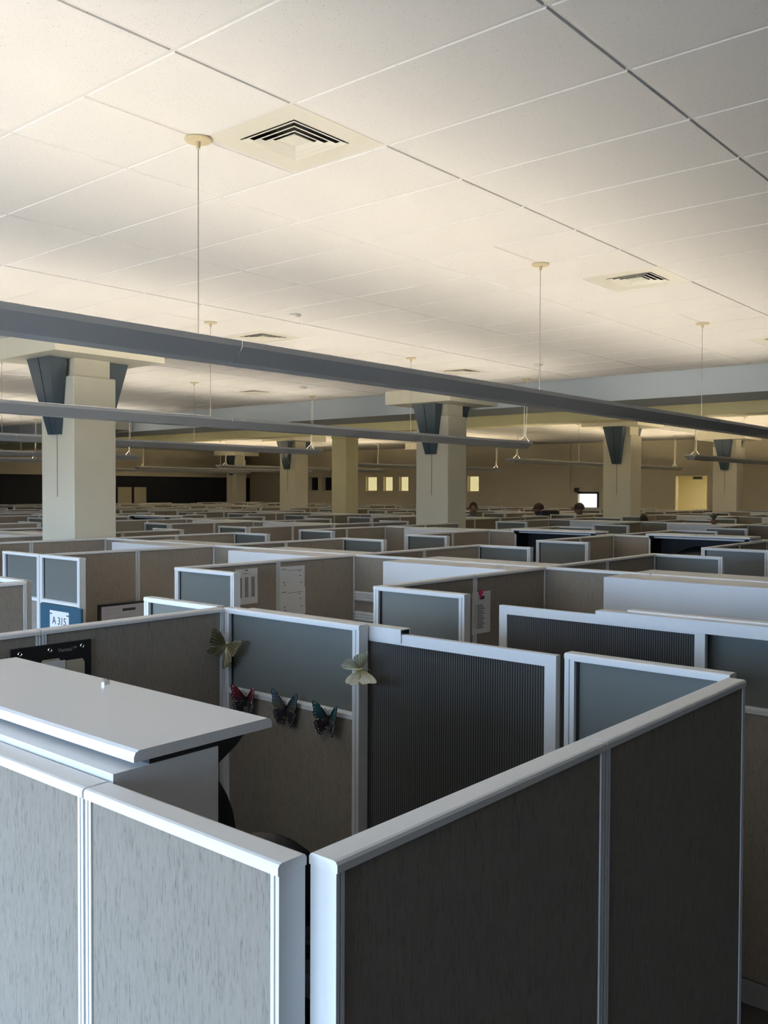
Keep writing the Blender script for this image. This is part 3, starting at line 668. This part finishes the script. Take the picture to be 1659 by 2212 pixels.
# black hanging pocket
t = thing('wall_pocket', 'black hanging file pocket with three grommets on the fabric wall', 'wall pocket', (1.85, 3.247, 1.25))
obj('pocket', MB().box(-.165, .165, -.012, -.002, .0, .298, BLACK), t)
obj('front_pouch', MB().prism([(-.012, .0), (-.03, .0), (-.034, .12), (-.012, .12)], -.16, .16, BLACK), t)
for x in (-.133, -.012, .125):
    g = MB(); n = 14; g.mi(STEEL)
    for a in range(n):
        A = 2*math.pi*a/n
        for rr, dy in ((.005, -.0135), (.0072, -.0155), (.009, -.0125)): g.v.append((rr*math.cos(A), dy, rr*math.sin(A)))
    for a in range(n):
        b = (a+1) % n
        for q in (0, 1): g.f.append([a*3+q, a*3+q+1, b*3+q+1, b*3+q]); g.m.append(0)
    obj('grommet', g, t, (x, 0, .277))
obj('lettering', textmesh('lettering', 'Vantasi\u2122', .021, INKG), t, (.062, -.0128, .270), rot=(math.pi/2, 0, 0))
t = thing('manila_folder', 'manila file folders standing in the black wall pocket', 'folder', (1.875, 3.2205, 1.29))
obj('sheet', MB().prism([(-.12, 0), (.1, 0), (.1, .175), (.092, .19), (-.0, .19), (-.01, .204), (-.075, .204), (-.09, .185), (-.12, .16)], -.003, .001, MANILA, 'y'), t)
obj('tab', MB().prism([(-.12, 0), (.02, 0), (.015, .194), (-.06, .196), (-.10, .185), (-.12, .15)], -.006, -.0035, PAPER, 'y'), t)
# papers pinned on cubicle walls
def sheet(x, z0, w_, h_, y, label, kind, tilt=0):
    t = thing('paper_sheet', label, 'paper', (x, y, z0), 0, 'papers pinned on partitions', rot=(0, tilt, 0))
    obj('sheet', MB().box(-w_/2, w_/2, -.002, -.0008, 0, h_, PAPER), t)
    if kind == 'list':
        for c in (-.062, .0, .062): obj('print_column', MB().box(c-.017, c+.017, -.0026, -.0021, .05, h_*.76, INKG), t)
        obj('print_line', MB().box(-.03, .03, -.0026, -.0021, h_*.86, h_*.875, INKG), t); obj('staple', MB().box(-.012, .012, -.004, -.002, h_-.015, h_-.008, INK), t)
    elif kind == 'cal':
        for a, b in ((-.09, .3), (.08, .55), (.09, .25), (-.08, .18), (.07, .75)): obj('print_mark', MB().box(a-.005, a+.005, -.0026, -.0021, h_*b, h_*b+.008, INK), t)
        obj('print_line', MB().box(-.12, -.07, -.0026, -.0021, h_-.025, h_-.018, INKG), t); obj('print_line', MB().box(-.06, .1, -.0026, -.0021, h_-.035, h_-.031, INKG), t)
    else:
        for q in range(14): obj('print_line', MB().box(-.085, -.085+.10+.03*((q*7) % 3)/3, -.0026, -.0021, h_-.09-q*.011, h_-.086-q*.011, INK), t)
        obj('print_title', MB().box(-.02, .03, -.0026, -.0021, h_-.05, h_-.03, INK), t)
    return t
YP = 5.165-.0235
sheet(4.487, 1.297, .216, .262, YP, 'white printed list with three columns pinned left of the panel joint', 'list', -.01)
sheet(4.952, 1.37, .262, .18, YP, 'upper calendar sheet pinned right of the panel joint', 'cal', .01)
sheet(4.957, 1.175, .268, .202, YP-.003, 'middle calendar sheet pinned right of the panel joint', 'cal', -.02)
sheet(4.955, .98, .262, .202, YP-.0015, 'lowest calendar sheet, mostly hidden, right of the panel joint', 'cal', .0)
YQ = 3.35-.0235
sheet(4.873, 1.228, .205, .268, YQ, 'white printed notice with a pink clip on the fabric wall', 'notice', .01)
t = thing('pink_clip', 'small bright pink clip holding the notice on the fabric wall', 'clip', (4.858, YQ, 1.49)); obj('bow', bevel(MB().box(-.02, .02, -.012, -.003, -.012, .018, PINK).mesh('bow'), .004, 2), t); obj('tail', MB().box(-.006, .014, -.008, -.003, -.035, -.01, PINK), t)
# ribbed accessory rails
for z, l in ((1.222, 'upper ribbed grey accessory rail on the spine panel'), (1.056, 'lower ribbed grey accessory rail on the spine panel')):
    t = thing('accessory_rail', l, 'rail', (SP[0]-.0275, 4.57, z), 0, 'ribbed accessory rails')
    obj('back_plate', MB().box(-.006, 0, 0, .56, 0, .078, TRIM), t)
    for k in range(3): obj('rib', MB().prism([(-.006, .004+k*.025), (-.018, .010+k*.025), (-.018, .018+k*.025), (-.006, .024+k*.025)], 0, .56, TRIM, 'y'), t)

# ------------------------------------------------------------------ butterflies
def butterfly(y, z, span, label, body, c1, c2, fold, tilt, spots, gold=False, yaw=0, x=2.700):
    t = thing('butterfly', label, 'butterfly ornament', (x, y, z), 0, 'butterfly ornaments', rot=(tilt, 0, yaw))
    fore = [(.01, .0), (.05, .08), (.17, .26), (.34, .45), (.50, .57), (.58, .60), (.61, .54), (.58, .42), (.545, .30), (.56, .18), (.52, .06), (.42, -.02), (.24, -.05), (.06, -.04)]
    hind = [(.01, -.03), (.12, -.06), (.30, -.05), (.46, -.06), (.52, -.16), (.47, -.24), (.46, -.34), (.39, -.42), (.36, -.52), (.26, -.56), (.17, -.50), (.09, -.34), (.03, -.16)]
    for s in (-1, 1):
        for nm, pr, m in (('forewing', fore, c1), ('hindwing', hind, c2)):
            P = [(p*span, q*span) for p, q in pr]
            mb = MB(); mb.prism([(s*p, q) for p, q in P], -.0006, .0006, m, 'x')
            fo = fold if not isinstance(fold, tuple) else fold[0 if s < 0 else 1]; wo = obj(nm, mb, t, (-.007, 0, 0), rot=(0, 0, s*fo))
            rim = MB(); rim.tube([(0, s*p, q) for p, q in P+[P[0]]], .0018 if not gold else .0011, body, 5); obj('rim', rim, wo)
            v = MB(); n = len(P)
            for q in range(2, n-1, 1 if gold else 2):
                c = Vector((s*.02*span, 0.0)); e = Vector((s*P[q][0], P[q][1])); mdl = c.lerp(e, .55)+Vector((0, .03*span))
                v.tube([(-.0010, c.x, c.y), (-.0014, mdl.x, mdl.y), (-.0010, e.x*.97, e.y*.97)], .0010 if not gold else .0008, body, 4)
            obj('vein', v, wo)
            if spots:
                k = 0
                for q in range(3, n-1):
                    for fr, rr in ((.90, .0030), (.78, .0021)):
                        k += 1
                        if gold or k % 2: obj('spot', cached(('spot', spots.name, rr), lambda: MB().lathe([(.0, 0), (rr, 0), (rr*.7, .0008)], spots, n=8).mesh('spot')), wo, (-.0009, s*P[q][0]*fr, P[q][1]*fr), rot=(0, -math.pi/2, 0))
    obj('body', MB().tube([(-.007, 0, -.26*span), (-.010, 0, -.12*span), (-.011, 0, .02*span), (-.011, 0, .1*span), (-.010, 0, .14*span)], [.0015, .0035, .0045, .004, .002], body, 8), t)
    for s in (-1, 1): obj('antenna', MB().tube([(-.010, 0, .13*span), (-.016, s*.05*span, .30*span), (-.018, s*.11*span, .38*span), (-.017, s*.17*span, .33*span)], .0009, body, 4), t)
GOLD = plain('gold_glitter', (.24, .20, .10), .35, metal=.55, noise=.6, nscale=300)
GOLDB = plain('gold_wire', (.45, .38, .20), .35, metal=.6, noise=.4, nscale=200)
CREAMW = plain('cream_wing', (.55, .50, .36), .6, noise=.25, nscale=60)
GLIT = plain('glitter', (.9, .88, .75), .2, metal=.6, noise=.1)
BKB = plain('butterfly_black', (.012, .011, .012), .45, noise=.2)
def wingmix(name, a, b):
    m, nt, bs = nodes(name); tc = nt.nodes.new('ShaderNodeTexCoord'); g = nt.nodes.new('ShaderNodeSeparateXYZ'); cr = nt.nodes.new('ShaderNodeValToRGB'); mr = nt.nodes.new('ShaderNodeMapRange')
    mr.inputs[1].default_value = .0; mr.inputs[2].default_value = .075
    cr.color_ramp.elements[0].color = (*a, 1); cr.color_ramp.elements[1].color = (*b, 1)
    nt.links.new(tc.outputs['Object'], g.inputs[0]); nt.links.new(g.outputs[2], mr.inputs[0]); nt.links.new(mr.outputs[0], cr.inputs[0]); nt.links.new(cr.outputs[0], bs.inputs['Base Color']); bs.inputs['Roughness'].default_value = .4
    return m
RW = wingmix('red_wing', (.04, .015, .035), (.50, .025, .04)); MW = wingmix('olive_blue_wing', (.09, .085, .04), (.03, .12, .22)); TW = wingmix('teal_wing', (.015, .03, .035), (.01, .20, .22)); DW = plain('dark_wing', (.022, .018, .026), .5, noise=.5, nscale=80)
butterfly(3.212, 1.438, .165, 'gold glitter butterfly clipped at the left corner of the glass panel', GOLDB, GOLD, GOLD, (.25, 1.30), .55, GLIT, True, 0, 2.690)
butterfly(2.408, 1.436, .125, 'cream and gold butterfly clipped on the right post of the glass panel', GOLDB, CREAMW, CREAMW, .55, 1.25, GLIT, True, .25, 2.696)
butterfly(3.088, 1.212, .118, 'red and black butterfly, leftmost of three on the glass sill', BKB, RW, DW, .60, .02, GLIT, False, .35)
butterfly(2.834, 1.212, .128, 'olive, blue and teal butterfly, middle of three on the glass sill', BKB, MW, DW, .15, .02, GLIT, False, .05)
butterfly(2.582, 1.210, .118, 'black and teal butterfly, rightmost of three on the glass sill', BKB, TW, DW, .50, .06, GLIT, False, .12)

# ------------------------------------------------------------------ chairs, bag, small things
def chair(x, y, rz, label, top=1.0):
    t = thing('office_chair', label, 'chair', (x, y, 0), rz, 'black office chairs')
    for k in range(5):
        a = 2*math.pi*k/5; l = obj('base_leg', MB().tube([(0, 0, .10), (.16*math.cos(a), .16*math.sin(a), .09), (.25*math.cos(a), .25*math.sin(a), .065)], [.025, .022, .015], BLACK, 8), t)
        obj('caster', MB().lathe([(.012, -.011), (.026, -.011), (.029, -.006), (.029, .006), (.026, .011), (.012, .011)], BLACK, n=14), t, (.25*math.cos(a), .25*math.sin(a), .03), rot=(math.pi/2, 0, a))
    obj('gas_lift', MB().lathe([(.03, .09), (.03, .25), (.018, .25), (.018, .43), (.06, .43), (.06, .45)], BLACK, n=14), t)
    seat = bevel(MB().box(-.25, .25, -.24, .24, .45, .53, BLACK).mesh('seat'), .035, 3); obj('seat', seat, t)
    mb = MB(); mb.mi(BLACK); nx, nz = 10, 10; h = top-.56
    for sgn in (0, 1):
        for i in range(nz+1):
            v = i/nz; ww = .20+.035*math.sin(math.pi*min(1, v*1.2)); ww *= (1-max(0, v-.72)**2*5.2)
            for j in range(nx+1):
                u = j/nx*2-1; mb.v.append((u*ww, .22+.07*v+.03*math.sin(v*3)-.05*(1-u*u)*0+.035*(u*u)*-1+(.045 if sgn else 0)*(1-u**6*.9)*(1-(2*v-1)**8*.9), .56+h*v-.05*u*u*v))
    n1 = (nx+1)*(nz+1)
    for sgn in (0, 1):
        for i in range(nz):
            for j in range(nx): a = sgn*n1+i*(nx+1)+j; mb.f.append([a, a+1, a+nx+2, a+nx+1]); mb.m.append(0)
    ring = [j for j in range(nx+1)]+[i*(nx+1)+nx for i in range(1, nz+1)]+[nz*(nx+1)+j for j in range(nx-1, -1, -1)]+[i*(nx+1) for i in range(nz-1, 0, -1)]
    for a, b in zip(ring, ring[1:]+ring[:1]): mb.f.append([a, b, n1+b, n1+a]); mb.m.append(0)
    obj('backrest', mb.mesh('backrest', True), t)
    obj('back_post', MB().tube([(0, .0, .44), (0, .24, .45), (0, .29, .56), (0, .30, .72)], .02, BLACK, 8), t)
    for s in (-1, 1): obj('armrest', MB().tube([(s*.24, .02, .47), (s*.29, .02, .52), (s*.29, .04, .68), (s*.285, .1, .70), (s*.285, -.14, .70)], [.018, .018, .018, .024, .022], BLACK, 8), t)
    return t
chair(1.86, 2.50, math.radians(-36), 'black high-back office chair beside the raised-door bin', 1.19)
chair(2.345, 2.60, math.radians(137), 'black office chair with rounded back inside the near corner', .95)
t = thing('soft_bag', 'black soft bag lying in the raised-door bin across the second aisle', 'bag', (10.22, 4.1, PT+.012-.38))
mb = MB(); mb.mi(BLACK)
for i in range(9):
    for j in range(12):
        a = 2*math.pi*j/12; v = i/8; rx = .11*math.sin(math.pi*(.08+.84*v))**.5; ry = .34; mb.v.append((rx*math.cos(a), (v-.5)*2*ry, .12+(.12+.05*math.sin(v*5))*math.sin(a)*math.sin(math.pi*(.08+.84*v))**.4))
for i in range(8):
    for j in range(12): mb.f.append([i*12+j, i*12+(j+1) % 12, (i+1)*12+(j+1) % 12, (i+1)*12+j]); mb.m.append(0)
mb.f += [list(range(12)), [96+j for j in range(12)]]; mb.m += [0, 0]
for k, (x, y, z) in enumerate(mb.v): mb.v[k] = (x, y, max(.0, z))
obj('bag_body', mb.mesh('bag_body', True), t); obj('strap', MB().tube([(-.09, -.15, .16), (-.115, -.08, .10), (-.115, .08, .10), (-.09, .15, .16)], .009, BLACK, 6), t)
t = thing('computer_monitor', 'thin black monitor top showing above the far partitions', 'monitor', (19.2, 11.15, 1.30)); obj('bezel', MB().box(-.02, .02, -.24, .24, .0, .36, BLACK), t); obj('screen', MB().box(-.023, -.02, -.22, .22, .02, .34, WALLD), t); obj('stand', MB().box(-.02, .05, -.03, .03, -1.3, .1, BLACK), t); obj('foot', MB().box(-.12, .12, -.15, .15, -1.3, -1.28, BLACK), t)
t = thing('potted_plant', 'tiny dark potted plant on a bin far back at right', 'plant', (15.0, 5.65, PT-.008)); obj('pot', MB().lathe([(.035, 0), (.05, .07), (.045, .07), (.04, .06)], POT, n=12), t)
for k in range(9):
    a = k*2.4; obj('leaf', MB().tube([(0, 0, .06), (.03*math.cos(a), .03*math.sin(a), .12), (.08*math.cos(a), .08*math.sin(a), .15+.02*(k % 3))], [.004, .012, .002], LEAF, 5), t)

# ------------------------------------------------------------------ people seen above the far partitions
def person(x, y, h, face, label, hair, cloth, cap=False):
    t = thing('person', label, 'person', (x, y, 0), face); k = h/1.75
    pts = [(0, 0, .95), (0, 0, 1.15), (.0, 0, 1.38), (0, 0, 1.50), (.02, 0, 1.60), (.02, 0, 1.70),
           (0, .11, .90), (.01, .12, .48), (0, .12, .07), (.13, .13, .04), (0, -.11, .90), (.01, -.12, .48), (0, -.12, .07), (.13, -.13, .04),
           (0, .19, 1.40), (.0, .24, 1.12), (.08, .22, .86), (.12, .21, .78), (0, -.19, 1.40), (0, -.24, 1.12), (.08, -.22, .86), (.12, -.21, .78)]
    ed = [(0, 1), (1, 2), (2, 3), (3, 4), (4, 5), (0, 6), (6, 7), (7, 8), (8, 9), (0, 10), (10, 11), (11, 12), (12, 13), (2, 14), (14, 15), (15, 16), (16, 17), (2, 18), (18, 19), (19, 20), (20, 21)]
    rad = [.15, .14, .14, .058, .085, .075, .095, .06, .045, .035, .095, .06, .045, .035, .07, .045, .035, .03, .07, .045, .035, .03]
    me = bpy.data.meshes.new('body'); me.from_pydata([tuple(c*k for c in p) for p in pts], ed, []); o = bpy.data.objects.new('body', me); COL.objects.link(o); o.parent = t
    me.materials.append(cloth); sk = o.modifiers.new('skin', 'SKIN'); sk.use_smooth_shade = True
    for v, r in zip(me.skin_vertices[0].data, rad): v.radius = (r*k, r*k)
    me.skin_vertices[0].data[0].use_root = True
    sb = o.modifiers.new('sub', 'SUBSURF'); sb.levels = 2; sb.render_levels = 2
    def head(z0, z1, rx, ry, cx, zc, rz, mat, nm, par=t):
        mb = MB(); mb.mi(mat); n, m = 16, 12
        for i in range(m+1):
            ph = math.pi*(z0+(z1-z0)*i/m)
            for j in range(n): a = 2*math.pi*j/n; mb.v.append(((cx+rx*math.sin(ph)*math.cos(a))*k, ry*math.sin(ph)*math.sin(a)*k, (zc+rz*math.cos(ph))*k))
        for i in range(m):
            for j in range(n): mb.f.append([i*n+j, i*n+(j+1) % n, (i+1)*n+(j+1) % n, (i+1)*n+j]); mb.m.append(0)
        return obj(nm, mb.mesh(nm, True), par)
    hd = head(.0, 1., .098, .078, .025, 1.635, .118, SKIN, 'head')
    obj('nose', MB().tube([(.115*k, 0, 1.665*k), (.142*k, 0, 1.62*k), (.118*k, 0, 1.61*k)], [.008, .014, .012], SKIN, 6), hd)
    for s in (-1, 1):
        obj('eye', MB().lathe([(0, 0), (.012, 0), (.008, .006)], HAIRB, n=8), hd, (.112*k, s*.032*k, 1.645*k), rot=(0, math.pi/2, 0))
        obj('ear', MB().tube([(.02*k, s*.078*k, 1.66*k), (.015*k, s*.088*k, 1.635*k), (.02*k, s*.078*k, 1.60*k)], [.008, .014, .008], SKIN, 6), hd)
    obj('mouth', MB().box(.112*k, .118*k, -.022*k, .022*k, 1.578*k, 1.584*k, POT), hd)
    head(.0, .55, .112, .090, .005, 1.65, .118, hair, 'hair')
    if cap:
        c = head(.0, .48, .118, .096, .012, 1.665, .115, hair, 'cap'); obj('brim', MB().box(.09*k, .21*k, -.07*k, .07*k, 1.655*k, 1.668*k, hair), c)
person(16.25, 11.31, 1.87, math.radians(215), 'person with short black hair standing behind partitions right of centre column', HAIRB, CLOTH1)
person(17.6, 10.5, 1.85, math.radians(110), 'person with brown hair in profile standing behind the far partitions', HAIRR, CLOTH2)
person(19.15, 10.34, 1.83, math.radians(140), 'person in a black cap standing in front of the bright doorway', HAIRB, CLOTH1, True)
person(17.3, 7.92, 1.66, math.radians(20), 'person whose dark hair just tops the partition beside right-hand column', HAIRB, CLOTH2)
